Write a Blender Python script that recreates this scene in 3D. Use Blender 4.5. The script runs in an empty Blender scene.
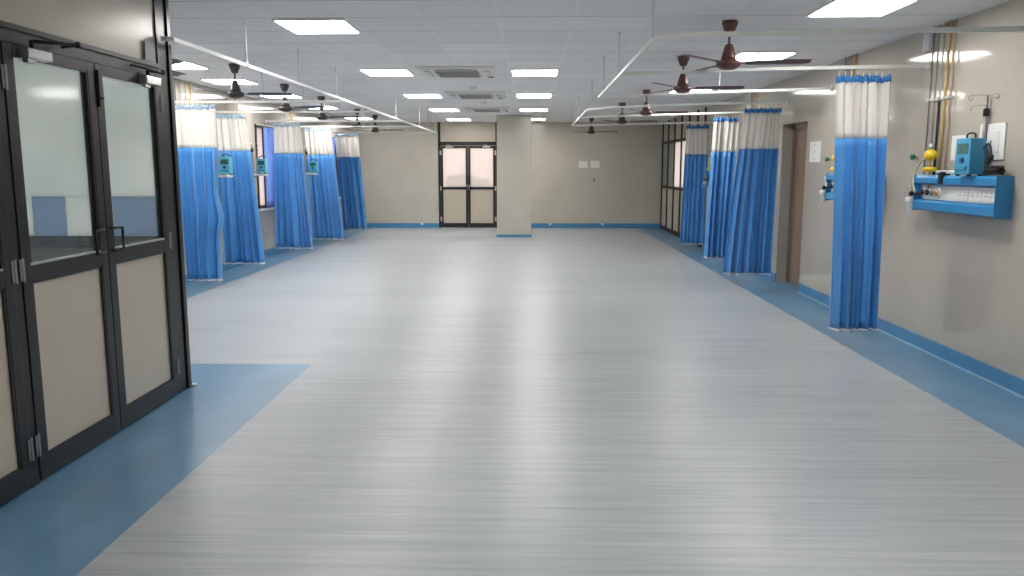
import bpy, bmesh, math, random
from mathutils import Vector, Matrix

# ---------------------------------------------------------------- camera, world, exposure
SC = bpy.context.scene
COL = SC.collection
PI = math.pi
cam_d = bpy.data.cameras.new('camera'); cam_d.sensor_width = 36.0
cam_d.lens = 800.0 / 1024.0 * 36.0
cam_d.clip_start = 0.05; cam_d.clip_end = 200
cam = bpy.data.objects.new('camera', cam_d); COL.objects.link(cam)
cam.location = (0, 0, 1.6)
cam.rotation_euler = (math.radians(90 - 8.531), 0, math.radians(1.416))
SC.camera = cam

world = bpy.data.worlds.new('daylight'); SC.world = world; world.use_nodes = True
wn = world.node_tree.nodes; wl = world.node_tree.links
bg = wn['Background']; bg.inputs['Strength'].default_value = 1.0
tc = wn.new('ShaderNodeTexCoord'); sp = wn.new('ShaderNodeSeparateXYZ'); rp = wn.new('ShaderNodeValToRGB')
wl.new(tc.outputs['Generated'], sp.inputs[0]); wl.new(sp.outputs['Z'], rp.inputs[0]); wl.new(rp.outputs[0], bg.inputs[0])
rp.color_ramp.elements[0].position = 0.0; rp.color_ramp.elements[0].color = (0.78, 0.62, 0.56, 1)
rp.color_ramp.elements[1].position = 0.5; rp.color_ramp.elements[1].color = (0.95, 0.92, 0.95, 1)

SC.view_settings.view_transform = 'Standard'; SC.view_settings.look = 'None'
SC.view_settings.gamma = 1.0; SC.view_settings.use_curve_mapping = False
SC.view_settings.exposure = 0.58
LAMP = 17.0                     # radiance of the ceiling panels

# room dimensions (metres)
XL, XR, YB, YF, CZ = -4.84, 3.47, 21.6, -3.0, 2.80
PX, PY = -2.52, 5.68            # glazed partition plane and its corner post

# ---------------------------------------------------------------- mesh helpers
def new(): return bmesh.new()
def box(bm, x0, x1, y0, y1, z0, z1, bev=0.0, mi=0):
    v = [bm.verts.new(p) for p in ((x0,y0,z0),(x1,y0,z0),(x1,y1,z0),(x0,y1,z0),(x0,y0,z1),(x1,y0,z1),(x1,y1,z1),(x0,y1,z1))]
    fs = [bm.faces.new([v[i] for i in q]) for q in ((0,3,2,1),(4,5,6,7),(0,1,5,4),(1,2,6,5),(2,3,7,6),(3,0,4,7))]
    for f in fs: f.material_index = mi
    if bev > 0:
        es = set(e for f in fs for e in f.edges)
        bmesh.ops.bevel(bm, geom=list(es), offset=bev, segments=2, affect='EDGES', profile=0.6)
    return bm
def frame_axes(d):
    d = Vector(d).normalized(); a = Vector((0,0,1)) if abs(d.z) < 0.95 else Vector((1,0,0))
    u = d.cross(a).normalized(); w = d.cross(u).normalized(); return u, w
def tube(bm, pts, r, n=10, cap=True, sm=True):
    pts = [Vector(p) for p in pts]; rings = []
    rs = r if isinstance(r, (list, tuple)) else [r]*len(pts)
    u = w = None
    for i, p in enumerate(pts):
        if i == 0: d = pts[1]-pts[0]
        elif i == len(pts)-1: d = pts[-1]-pts[-2]
        else: d = (pts[i+1]-pts[i]).normalized() + (pts[i]-pts[i-1]).normalized()
        d.normalize()
        if u is None: u, w = frame_axes(d)
        else:
            u = (u - d*u.dot(d)).normalized(); w = d.cross(u).normalized()
        rings.append([bm.verts.new(p + (u*math.cos(2*PI*k/n) + w*math.sin(2*PI*k/n))*rs[i]) for k in range(n)])
    for a, b in zip(rings, rings[1:]):
        for k in range(n):
            f = bm.faces.new((a[k], a[(k+1)%n], b[(k+1)%n], b[k])); f.smooth = sm
    if cap:
        bm.faces.new(rings[0][::-1]); bm.faces.new(rings[-1])
    return bm
def lathe(bm, prof, n=24, c=(0,0,0), axis='z', sm=True):
    """prof: list of (radius, height)"""
    def pt(r, h, a):
        x, y = r*math.cos(a), r*math.sin(a)
        if axis == 'z': q = (x, y, h)
        elif axis == 'x': q = (h, x, y)
        else: q = (x, h, y)
        return (q[0]+c[0], q[1]+c[1], q[2]+c[2])
    rings = [[bm.verts.new(pt(max(r, 1e-4), h, 2*PI*k/n)) for k in range(n)] for r, h in prof]
    for a, b in zip(rings, rings[1:]):
        for k in range(n):
            f = bm.faces.new((a[k], a[(k+1)%n], b[(k+1)%n], b[k])); f.smooth = sm
    bm.faces.new(rings[0][::-1]); bm.faces.new(rings[-1]); return bm
def rect_sweep(bm, pts, w, h):
    """rail of rectangular section swept along points (up = z)"""
    pts = [Vector(p) for p in pts]; rings = []
    for i, p in enumerate(pts):
        if i == 0: d = pts[1]-pts[0]
        elif i == len(pts)-1: d = pts[-1]-pts[-2]
        else: d = (pts[i+1]-pts[i]).normalized() + (pts[i]-pts[i-1]).normalized()
        d.normalize(); s = Vector((d.y, -d.x, 0)).normalized()
        k = 1.0
        rings.append([bm.verts.new(p + s*a*w/2*k + Vector((0,0,b*h/2))) for a, b in ((-1,-.8),(-.8,-1),(.8,-1),(1,-.8),(1,.8),(.8,1),(-.8,1),(-1,.8))])
    for a, b in zip(rings, rings[1:]):
        for k in range(8): bm.faces.new((a[k], a[(k+1)%8], b[(k+1)%8], b[k]))
    bm.faces.new(rings[0][::-1]); bm.faces.new(rings[-1]); return bm
def smooth_path(pts, n=8):
    pts = [Vector(p) for p in pts]; out = []
    P = [pts[0]] + pts + [pts[-1]]
    for i in range(1, len(P)-2):
        for k in range(n):
            t = k/n; a, b, c, d = P[i-1], P[i], P[i+1], P[i+2]
            out.append(0.5*((2*b) + (c-a)*t + (2*a-5*b+4*c-d)*t*t + (3*b-a-3*c+d)*t**3))
    out.append(pts[-1]); return out
def obj(name, bm, mat, parent=None):
    bmesh.ops.recalc_face_normals(bm, faces=bm.faces[:])
    me = bpy.data.meshes.new(name); bm.to_mesh(me); bm.free()
    for m in (mat if isinstance(mat, (list, tuple)) else [mat]): me.materials.append(m)
    o = bpy.data.objects.new(name, me); COL.objects.link(o)
    if parent: o.parent = parent
    return o
def thing(name, label, cat, loc=(0,0,0), rz=0.0, group=None):
    o = bpy.data.objects.new(name, None); COL.objects.link(o)
    o.empty_display_size = 0.1
    o.location = loc; o.rotation_euler = (0,0,rz); o['label'] = label; o['category'] = cat
    if group: o['group'] = group
    return o
def tag(o, label, cat, group=None):
    o['label'] = label; o['category'] = cat
    if group: o['group'] = group
    return o
def struct(name, bm=None, mat=None, label=None, loc=(0,0,0), cat=None):
    if bm is None:
        o = bpy.data.objects.new(name, None); COL.objects.link(o); o.location = loc
    else: o = obj(name, bm, mat)
    o['kind'] = 'structure'
    if label: o['label'] = label
    if cat: o['category'] = cat
    return o
def copy_tree(o, parent=None):
    kids = [c for c in COL.objects if c.parent == o]
    c = o.copy(); COL.objects.link(c); c.parent = parent
    for k in kids: copy_tree(k, c)
    return c

# ---------------------------------------------------------------- materials
def mat_base(name):
    m = bpy.data.materials.new(name); m.use_nodes = True
    return m, m.node_tree.nodes, m.node_tree.links, m.node_tree.nodes['Principled BSDF']
def pm(name, col, rough=0.5, metal=0.0, var=0.06, scale=6.0, bump=0.0, bscale=60.0, coat=0.0, spec=0.5, stretch=(1,1,1), sheen=0.0, alpha=1.0):
    m, N, L, b = mat_base(name)
    b.inputs['Roughness'].default_value = rough; b.inputs['Metallic'].default_value = metal
    b.inputs['Coat Weight'].default_value = coat; b.inputs['Coat Roughness'].default_value = 0.08
    b.inputs['Specular IOR Level'].default_value = spec; b.inputs['Sheen Weight'].default_value = sheen
    b.inputs['Alpha'].default_value = alpha
    t = N.new('ShaderNodeTexCoord'); mp = N.new('ShaderNodeMapping'); mp.inputs['Scale'].default_value = stretch
    nz = N.new('ShaderNodeTexNoise'); nz.inputs['Scale'].default_value = scale; nz.inputs['Detail'].default_value = 4
    L.new(t.outputs['Object'], mp.inputs[0]); L.new(mp.outputs[0], nz.inputs['Vector'])
    r = N.new('ShaderNodeValToRGB'); L.new(nz.outputs['Fac'], r.inputs[0])
    r.color_ramp.elements[0].position = .3; r.color_ramp.elements[1].position = .7
    r.color_ramp.elements[0].color = (*[c*(1-var) for c in col], 1); r.color_ramp.elements[1].color = (*[min(1, c*(1+var)) for c in col], 1)
    L.new(r.outputs[0], b.inputs['Base Color'])
    if bump:
        n2 = N.new('ShaderNodeTexNoise'); n2.inputs['Scale'].default_value = bscale; L.new(mp.outputs[0], n2.inputs['Vector'])
        bp = N.new('ShaderNodeBump'); bp.inputs['Strength'].default_value = bump; bp.inputs['Distance'].default_value = 0.01
        L.new(n2.outputs['Fac'], bp.inputs['Height']); L.new(bp.outputs[0], b.inputs['Normal'])
    return m
def math_node(N, L, op, a, b=None, v=None):
    n = N.new('ShaderNodeMath'); n.operation = op
    if hasattr(a, 'is_linked'): L.new(a, n.inputs[0])
    else: n.inputs[0].default_value = a
    if b is not None:
        if hasattr(b, 'is_linked'): L.new(b, n.inputs[1])
        else: n.inputs[1].default_value = b
    return n.outputs[0]
def line_mask(N, L, coord, period, offset, width):
    """1 on a joint line repeated every `period`"""
    a = math_node(N, L, 'SUBTRACT', coord, offset); a = math_node(N, L, 'DIVIDE', a, period)
    a = math_node(N, L, 'FRACT', a); a = math_node(N, L, 'SUBTRACT', a, 0.5); a = math_node(N, L, 'ABSOLUTE', a)
    return math_node(N, L, 'GREATER_THAN', a, 0.5 - width/period/2)
def tile_mat(name, col, grout, axis, pw, ph, ow, oh, rough, width=0.003):
    """glazed wall tiles; axis = horizontal axis of the wall"""
    m, N, L, b = mat_base(name)
    t = N.new('ShaderNodeTexCoord'); s = N.new('ShaderNodeSeparateXYZ'); L.new(t.outputs['Object'], s.inputs[0])
    h = s.outputs[axis]; z = s.outputs['Z']
    ln = math_node(N, L, 'MAXIMUM', line_mask(N, L, h, pw, ow, width), line_mask(N, L, z, ph, oh, width))
    nz = N.new('ShaderNodeTexNoise'); nz.inputs['Scale'].default_value = 1.6; nz.inputs['Detail'].default_value = 5
    L.new(t.outputs['Object'], nz.inputs['Vector'])
    r = N.new('ShaderNodeValToRGB'); L.new(nz.outputs['Fac'], r.inputs[0])
    r.color_ramp.elements[0].position = .3; r.color_ramp.elements[1].position = .7
    r.color_ramp.elements[0].color = (*[c*.95 for c in col], 1); r.color_ramp.elements[1].color = (*[c*1.05 for c in col], 1)
    mx = N.new('ShaderNodeMix'); mx.data_type = 'RGBA'; L.new(ln, mx.inputs[0]); L.new(r.outputs[0], mx.inputs[6]); mx.inputs[7].default_value = (*grout, 1)
    L.new(mx.outputs[2], b.inputs['Base Color'])
    b.inputs['Roughness'].default_value = rough; b.inputs['Specular IOR Level'].default_value = 0.5
    n2 = N.new('ShaderNodeTexNoise'); n2.inputs['Scale'].default_value = 2.2; L.new(t.outputs['Object'], n2.inputs['Vector'])
    bp = N.new('ShaderNodeBump'); bp.inputs['Strength'].default_value = 0.12; bp.inputs['Distance'].default_value = 0.004
    L.new(n2.outputs['Fac'], bp.inputs['Height']); L.new(bp.outputs[0], b.inputs['Normal'])
    return m
def floor_mat():
    m, N, L, b = mat_base('grey_streaked_vinyl')
    t = N.new('ShaderNodeTexCoord')
    def nz(sx, sy, det, off=0):
        mp = N.new('ShaderNodeMapping'); mp.inputs['Scale'].default_value = (sx, sy, 1); mp.inputs['Location'].default_value = (off, off, 0)
        L.new(t.outputs['Object'], mp.inputs[0]); n = N.new('ShaderNodeTexNoise'); n.inputs['Scale'].default_value = 1; n.inputs['Detail'].default_value = det
        n.inputs['Roughness'].default_value = .6
        L.new(mp.outputs[0], n.inputs['Vector']); return n.outputs['Fac']
    a = nz(0.8, 24, 5); c = nz(2.0, 70, 3, 7); d = nz(0.12, 1.0, 2, 3)
    s = math_node(N, L, 'MULTIPLY', a, .5); s2 = math_node(N, L, 'MULTIPLY', c, .28); s3 = math_node(N, L, 'MULTIPLY', d, .22)
    s = math_node(N, L, 'ADD', s, s2); s = math_node(N, L, 'ADD', s, s3)
    r = N.new('ShaderNodeValToRGB'); L.new(s, r.inputs[0]); e = r.color_ramp.elements
    e[0].position = .30; e[0].color = (.27, .29, .315, 1); e[1].position = .70; e[1].color = (.53, .55, .56, 1)
    k = e.new(.5); k.color = (.40, .425, .445, 1)
    L.new(r.outputs[0], b.inputs['Base Color'])
    b.inputs['Roughness'].default_value = .34; b.inputs['Specular IOR Level'].default_value = .5
    bp = N.new('ShaderNodeBump'); bp.inputs['Strength'].default_value = .02; bp.inputs['Distance'].default_value = .001
    L.new(a, bp.inputs['Height']); L.new(bp.outputs[0], b.inputs['Normal'])
    return m
def ceiling_mat():
    m, N, L, b = mat_base('mineral_ceiling_tiles')
    t = N.new('ShaderNodeTexCoord'); s = N.new('ShaderNodeSeparateXYZ'); L.new(t.outputs['Object'], s.inputs[0])
    lx = line_mask(N, L, s.outputs['X'], .615, -.28, .022); ly = line_mask(N, L, s.outputs['Y'], .66, 6.69, .018)
    ey = line_mask(N, L, s.outputs['Y'], .66, 6.670, .014)     # shadow line beside each T-bar, painted into the tile colour
    ln = math_node(N, L, 'MAXIMUM', lx, ly)
    def cell(c, p, o):
        a = math_node(N, L, 'SUBTRACT', c, o); a = math_node(N, L, 'DIVIDE', a, p); return math_node(N, L, 'FLOOR', a)
    cb = N.new('ShaderNodeCombineXYZ'); L.new(cell(s.outputs['X'], .615, -.28), cb.inputs[0]); L.new(cell(s.outputs['Y'], .66, 6.69), cb.inputs[1])
    wn_ = N.new('ShaderNodeTexWhiteNoise'); wn_.noise_dimensions = '2D'; L.new(cb.outputs[0], wn_.inputs['Vector'])
    r = N.new('ShaderNodeValToRGB'); L.new(wn_.outputs['Value'], r.inputs[0])
    r.color_ramp.elements[0].color = (.80, .81, .825, 1); r.color_ramp.elements[1].color = (.87, .875, .885, 1)
    mx = N.new('ShaderNodeMix'); mx.data_type = 'RGBA'; L.new(ln, mx.inputs[0]); L.new(r.outputs[0], mx.inputs[6]); mx.inputs[7].default_value = (.88, .89, .91, 1)
    m2 = N.new('ShaderNodeMix'); m2.data_type = 'RGBA'; L.new(ey, m2.inputs[0]); L.new(mx.outputs[2], m2.inputs[6]); m2.inputs[7].default_value = (.33, .34, .35, 1)
    L.new(m2.outputs[2], b.inputs['Base Color']); b.inputs['Roughness'].default_value = .55
    return m
def frosted(name, col, clear=0.0, trans=0.5, rough=0.12, band=None):
    """obscured glass: diffuse + translucent film behind a glossy face, partly clear"""
    m, N, L, b = mat_base(name); out = N['Material Output']
    nz = N.new('ShaderNodeTexNoise'); nz.inputs['Scale'].default_value = 3; t = N.new('ShaderNodeTexCoord'); L.new(t.outputs['Object'], nz.inputs['Vector'])
    r = N.new('ShaderNodeValToRGB'); L.new(nz.outputs['Fac'], r.inputs[0])
    r.color_ramp.elements[0].color = (*[c*.94 for c in col], 1); r.color_ramp.elements[1].color = (*[min(1, c*1.06) for c in col], 1)
    L.new(r.outputs[0], b.inputs['Base Color']); b.inputs['Roughness'].default_value = rough
    tl = N.new('ShaderNodeBsdfTranslucent'); L.new(r.outputs[0], tl.inputs[0])
    mx = N.new('ShaderNodeMixShader'); mx.inputs[0].default_value = trans; L.new(b.outputs[0], mx.inputs[1]); L.new(tl.outputs[0], mx.inputs[2])
    last = mx
    if clear > 0:
        gl = N.new('ShaderNodeBsdfGlossy'); gl.inputs['Roughness'].default_value = .10
        tp = N.new('ShaderNodeBsdfTransparent'); fr = N.new('ShaderNodeFresnel'); ge = N.new('ShaderNodeNewGeometry')
        io = math_node(N, L, 'MULTIPLY', ge.outputs['Backfacing'], -.8333); io = math_node(N, L, 'ADD', io, 1.5); L.new(io, fr.inputs[0])
        m1 = N.new('ShaderNodeMixShader'); L.new(fr.outputs[0], m1.inputs[0]); L.new(tp.outputs[0], m1.inputs[1]); L.new(gl.outputs[0], m1.inputs[2])
        m2 = N.new('ShaderNodeMixShader'); m2.inputs[0].default_value = clear; L.new(mx.outputs[0], m2.inputs[1]); L.new(m1.outputs[0], m2.inputs[2]); last = m2
    L.new(last.outputs[0], out.inputs['Surface']); return m
def mesh_fabric():
    m, N, L, b = mat_base('white_curtain_mesh'); out = N['Material Output']
    b.inputs['Base Color'].default_value = (.93, .91, .88, 1); b.inputs['Roughness'].default_value = .8
    t = N.new('ShaderNodeTexCoord'); w = N.new('ShaderNodeTexWave'); w.inputs['Scale'].default_value = 40; L.new(t.outputs['Object'], w.inputs['Vector'])
    tl = N.new('ShaderNodeBsdfTranslucent'); tl.inputs[0].default_value = (.93, .91, .88, 1)
    m1 = N.new('ShaderNodeMixShader'); m1.inputs[0].default_value = .45; L.new(b.outputs[0], m1.inputs[1]); L.new(tl.outputs[0], m1.inputs[2])
    tp = N.new('ShaderNodeBsdfTransparent'); m2 = N.new('ShaderNodeMixShader')
    f = math_node(N, L, 'MULTIPLY', w.outputs['Fac'], .12); f = math_node(N, L, 'ADD', f, .06); L.new(f, m2.inputs[0])
    L.new(m1.outputs[0], m2.inputs[1]); L.new(tp.outputs[0], m2.inputs[2]); L.new(m2.outputs[0], out.inputs['Surface']); return m
def lamp_mat():
    m, N, L, b = mat_base('lit_led_diffuser')
    b.inputs['Base Color'].default_value = (.9, .9, .9, 1); b.inputs['Emission Color'].default_value = (1.0, .975, .94, 1)
    b.inputs['Emission Strength'].default_value = LAMP
    return m

M = {}
M['floor'] = floor_mat()
M['blue_floor'] = pm('blue_vinyl', (.125, .265, .41), .3, var=.14, scale=3.0, stretch=(1, .5, 1))
M['blue_base'] = pm('blue_cove_vinyl', (.07, .25, .46), .35, var=.06)
M['ceiling'] = ceiling_mat()
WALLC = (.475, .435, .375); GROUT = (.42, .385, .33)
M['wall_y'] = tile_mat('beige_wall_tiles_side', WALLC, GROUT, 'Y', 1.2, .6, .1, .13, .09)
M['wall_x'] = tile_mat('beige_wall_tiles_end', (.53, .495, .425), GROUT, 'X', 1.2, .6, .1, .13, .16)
M['plaster'] = pm('cream_board', (.53, .47, .385), .3, var=.03, scale=2)
M['black'] = pm('black_aluminium', (.014, .013, .013), .32, var=.2)
M['dark_brown'] = pm('dark_brown_aluminium', (.03, .016, .012), .4, var=.2)
M['glass'] = frosted('hazy_glass', (.46, .53, .50), clear=.84, trans=.4, rough=.1)
M['milk'] = frosted('frosted_glass', (.86, .91, .88), trans=.92)
M['milk_white'] = frosted('frosted_glass_white', (.96, .97, .93), trans=.92, rough=.3)
M['milk_warm'] = frosted('frosted_glass_daylit', (1.0, .94, .90), trans=.9, rough=.3, clear=.5)
M['milk_dim'] = frosted('frosted_glass_dim', (.42, .47, .42), trans=.3)
M['blue_behind'] = frosted('blue_behind_glass', (.46, .57, .72), trans=.85)  # blue of things behind the screen, put into the glass colour
M['steel'] = pm('brushed_steel', (.62, .62, .60), .28, metal=1, var=.08, scale=30)
M['chrome_dull'] = pm('grey_pole_metal', (.25, .25, .26), .5, metal=.6, var=.06)
M['white_rail'] = pm('white_powder_coat', (.72, .73, .70), .35, var=.03)
M['white_plastic'] = pm('white_plastic', (.80, .79, .75), .35, var=.03)
M['ac_white'] = pm('cassette_white_plastic', (.70, .70, .68), .4, var=.03)
M['ac_grey'] = pm('cassette_grey_grille', (.27, .275, .28), .5, var=.1)
M['grey_slat'] = pm('grey_intake_grille', (.16, .165, .17), .5, var=.1)
M['blue_cloth'] = pm('blue_curtain_satin', (.065, .295, .69), .42, var=.10, scale=7, bump=.10, bscale=60, sheen=.3, spec=.45, stretch=(1, 1, .3))
M['blue_header'] = pm('blue_header_tape', (.05, .22, .55), .7, var=.25, scale=40)
M['pale_header'] = pm('pale_header_tape', (.42, .55, .70), .7, var=.35, scale=40)
M['hem'] = pm('white_hem_tape', (.62, .66, .72), .7, var=.05)
M['mesh'] = mesh_fabric()
M['fan_brown'] = pm('maroon_brown_enamel', (.12, .050, .042), .35, var=.12)
M['fan_dark'] = pm('dark_grey_brown_enamel', (.065, .055, .050), .35, var=.12)
M['lamp'] = lamp_mat()
M['panel_blue'] = pm('blue_powder_coat', (.035, .26, .56), .35, var=.05)
M['dev_cyan'] = pm('turquoise_blue_casing', (.055, .33, .55), .35, var=.05)
M['dev_light'] = pm('light_cyan_casing', (.15, .60, .75), .35, var=.05)
M['screen'] = pm('dark_green_display', (.045, .14, .13), .2, var=.3, scale=50)
M['rubber'] = pm('black_rubber', (.012, .012, .012), .55, var=.2)
M['yellow'] = pm('yellow_plastic', (.80, .54, .02), .35, var=.06)
M['pale_tube'] = pm('pale_yellow_silicone', (.66, .60, .33), .3, var=.05)
M['clear_pl'] = frosted('clear_jar_plastic', (.75, .78, .80), clear=.5, trans=.4)
M['green'] = pm('green_plastic', (.01, .16, .07), .4, var=.1)
M['brass'] = pm('brass', (.62, .40, .14), .3, metal=.8, var=.1)
M['wood'] = pm('brown_laminate', (.25, .165, .115), .4, var=.18, scale=8, stretch=(6, 6, .5))
M['paper'] = pm('printed_paper', (.55, .52, .56), .6, var=.15, scale=80)
PIPE = [pm('pipe_paint_dark_grey', (.20, .19, .18), .4), pm('pipe_paint_grey', (.30, .29, .275), .4), pm('pipe_paint_light_grey', (.44, .42, .39), .4),
        pm('pipe_paint_yellow', (.60, .42, .17), .4), pm('pipe_paint_orange_beige', (.60, .43, .30), .4)]
M['outside_shape'] = pm('grey_green_shape', (.10, .13, .11), .8, var=.3)

# ---------------------------------------------------------------- ceiling light panels
def light_panel(x, y, label, w=.60, d=.64, group='square ceiling light panels'):
    t = thing('ceiling_light', label, 'ceiling light', (x, y, CZ - .012), group=group)
    f = new(); b = .022
    for q in ((-w/2, w/2, -d/2, -d/2+b), (-w/2, w/2, d/2-b, d/2), (-w/2, -w/2+b, -d/2+b, d/2-b), (w/2-b, w/2, -d/2+b, d/2-b)): box(f, *q, -.004, .012)
    obj('frame', f, M['white_plastic'], t)
    g = new(); box(g, -w/2+b, w/2-b, -d/2+b, d/2-b, -.008, .008, .003); obj('diffuser', g, M['lamp'], t)
    return t
ordn = ['nearest', 'second', 'third', 'fourth', 'fifth', 'sixth']
for i, y in enumerate((7.02, 10.32, 13.62, 16.92, 20.22)):
    light_panel(-1.82, y, 'white square light panel, %s from the camera in the row over the far double door' % ordn[i])
for i, y in enumerate((10.40, 13.62, 16.92, 20.1)):
    light_panel(.03, y, 'white square light panel, %s from the camera in the row over the tiled column' % ordn[i])
for i, y in enumerate((6.32, 8.98, 12.9)):
    light_panel(2.46, y, 'white square light panel, %s from the camera in the row above the right fans' % ordn[i])
for i, y in enumerate((9.55, 11.33, 13.54, 16.1, 19.7)):
    light_panel(-4.2, y, 'white square light panel, %s from the camera in the row along the left wall' % ordn[i])
for x, y in ((.03, 3.72), (.03, .42), (2.46, 2.4)):  # unseen panels added for the light they give the foreground
    light_panel(x, y, 'added unseen square light panel over and behind the camera', group='light panels outside the picture')
for y in (-.5,):  # unseen panel added to light the room beyond the partition
    light_panel(-3.7, y, 'added unseen square light panel behind the glazed partition', group='light panels outside the picture')
light_panel(-4.2, 7.4, 'square light panel by the left wall hidden behind the partition', group='light panels outside the picture')

# ---------------------------------------------------------------- room shell
# floor: one sheet with inlaid blue borders (material slots 0 grey, 1 blue)
f = new()
def frect(x0, x1, y0, y1, mi):
    q = f.faces.new([f.verts.new(p) for p in ((x0,y0,0),(x1,y0,0),(x1,y1,0),(x0,y1,0))]); q.material_index = mi
BXR, BXL, PXE, PYE = 2.85, -4.27, -1.805, 6.385
frect(BXR, 4.6, YF, YB+.3, 1)
frect(-6, PXE, YF, PYE, 1)
frect(PXE, BXR, YF, PYE, 0)
frect(BXL, BXR, PYE, YB+.3, 0)
frect(-6, BXL, PYE, YB+.3, 1)
fl = obj('floor', f, [M['floor'], M['blue_floor']]); fl['kind'] = 'structure'
fl['label'] = 'grey streaked vinyl floor with blue borders'
f = new(); box(f, -6, 4.7, YF-.2, YB+.4, -.15, -.004); struct('floor_slab', f, M['plaster'])
# ceiling
f = new(); box(f, XL-.3, 4.6, YF-.2, YB+.4, CZ, CZ+.12); struct('ceiling', f, M['ceiling'], 'suspended ceiling of light grey square tiles')
# right wall with doorway and screen opening
DY0, DY1, DZ = 10.36, 11.36, 2.19       # doorway
SY0 = 16.35                             # start of the far right screen
f = new()
box(f, XR, XR+.18, YF, DY0, 0, CZ); box(f, XR, XR+.18, DY1, SY0, 0, CZ); box(f, XR, XR+.18, DY0, DY1, DZ, CZ)
struct('wall_right', f, M['wall_y'], 'beige glossy tiled right wall')
# back wall
f = new(); DX0, DX1 = -2.50, -.915
box(f, XL-.2, DX0, YB, YB+.2, 0, CZ); box(f, DX1, XR+.5, YB, YB+.2, 0, CZ)
struct('wall_back', f, M['wall_x'], 'beige tiled far wall')
# left wall with two windows
W1 = (14.10, 15.36, .88, 2.36); W2 = (18.55, 20.2, .88, 2.36)
f = new()
box(f, XL-.2, XL, YF, W1[0], 0, CZ); box(f, XL-.2, XL, W1[1], W2[0], 0, CZ); box(f, XL-.2, XL, W2[1], YB, 0, CZ)
for w in (W1, W2): box(f, XL-.2, XL, w[0], w[1], 0, w[2]); box(f, XL-.2, XL, w[0], w[1], w[3], CZ)
struct('wall_left', f, M['wall_y'], 'beige tiled left wall behind the curtains')
f = new(); box(f, XL-.2, XR+.2, YF-.2, YF, 0, CZ); struct('wall_front', f, M['wall_x'], 'tiled wall behind the camera')
# column
f = new(); CX0, CX1, CY0, CY1 = -.815, -.015, 18.7, 19.4
box(f, CX0, CX1, CY0, CY1, 0, CZ, .006); struct('column', f, M['wall_x'], 'square beige tiled column')
# baseboards
BH = .125
def base(name, x0, x1, y0, y1):
    f = new(); box(f, x0, x1, y0, y1, .0, BH, .003); struct(name, f, M['blue_base'], 'blue vinyl cove skirting')
base('baseboard_right_near', XR-.012, XR, YF, DY0); base('baseboard_right_far', XR-.012, XR, DY1, SY0)
base('baseboard_left', XL, XL+.012, PY+.1, YB)
base('baseboard_back_left', XL, DX0, YB-.012, YB); base('baseboard_back_right', DX1, XR, YB-.012, YB)
f = new(); box(f, CX0-.012, CX1+.012, CY0-.012, CY1+.012, 0, .06, .003); struct('baseboard_column', f, M['blue_base'])
f = new(); box(f, XR-.03, XR-.012, YF, DY0, 0, .016, .004); struct('trim_right', f, pm('pale_weld_line', (.30, .47, .62), .4))

# ---------------------------------------------------------------- doorway in the right wall
d = struct('door_1', label='brown door in tiled recess of the right wall', loc=(XR, DY0, 0))
f = new(); box(f, .18, .5, DY1-DY0, DY1-DY0+.1, 0, CZ); box(f, .18, .5, -.1, 0, 0, CZ); box(f, .18, .5, -.1, DY1-DY0+.1, DZ, DZ+.1); obj('reveal', f, M['wall_x'], d)
f = new(); box(f, .14, .20, DY1-DY0-.07, DY1-DY0, 0, DZ); box(f, .14, .20, 0, .07, 0, DZ); box(f, .14, .20, 0, DY1-DY0, DZ-.07, DZ)
obj('door_frame', f, pm('light_brown_frame', (.27, .185, .135), .4, var=.12, stretch=(6,6,.5)), d)
f = new(); box(f, .155, .195, .07, DY1-DY0-.07, .01, DZ-.07, .003); obj('door_leaf', f, M['wood'], d)
f = new(); tube(f, [(.155, .16, 1.0), (.115, .16, 1.0), (.11, .19, 1.0), (.11, .28, 1.0)], .009); lathe(f, [(.026, .145), (.026, .157)], 16, (0, .16, 1.0), 'x'); obj('door_handle', f, M['steel'], d)

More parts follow.
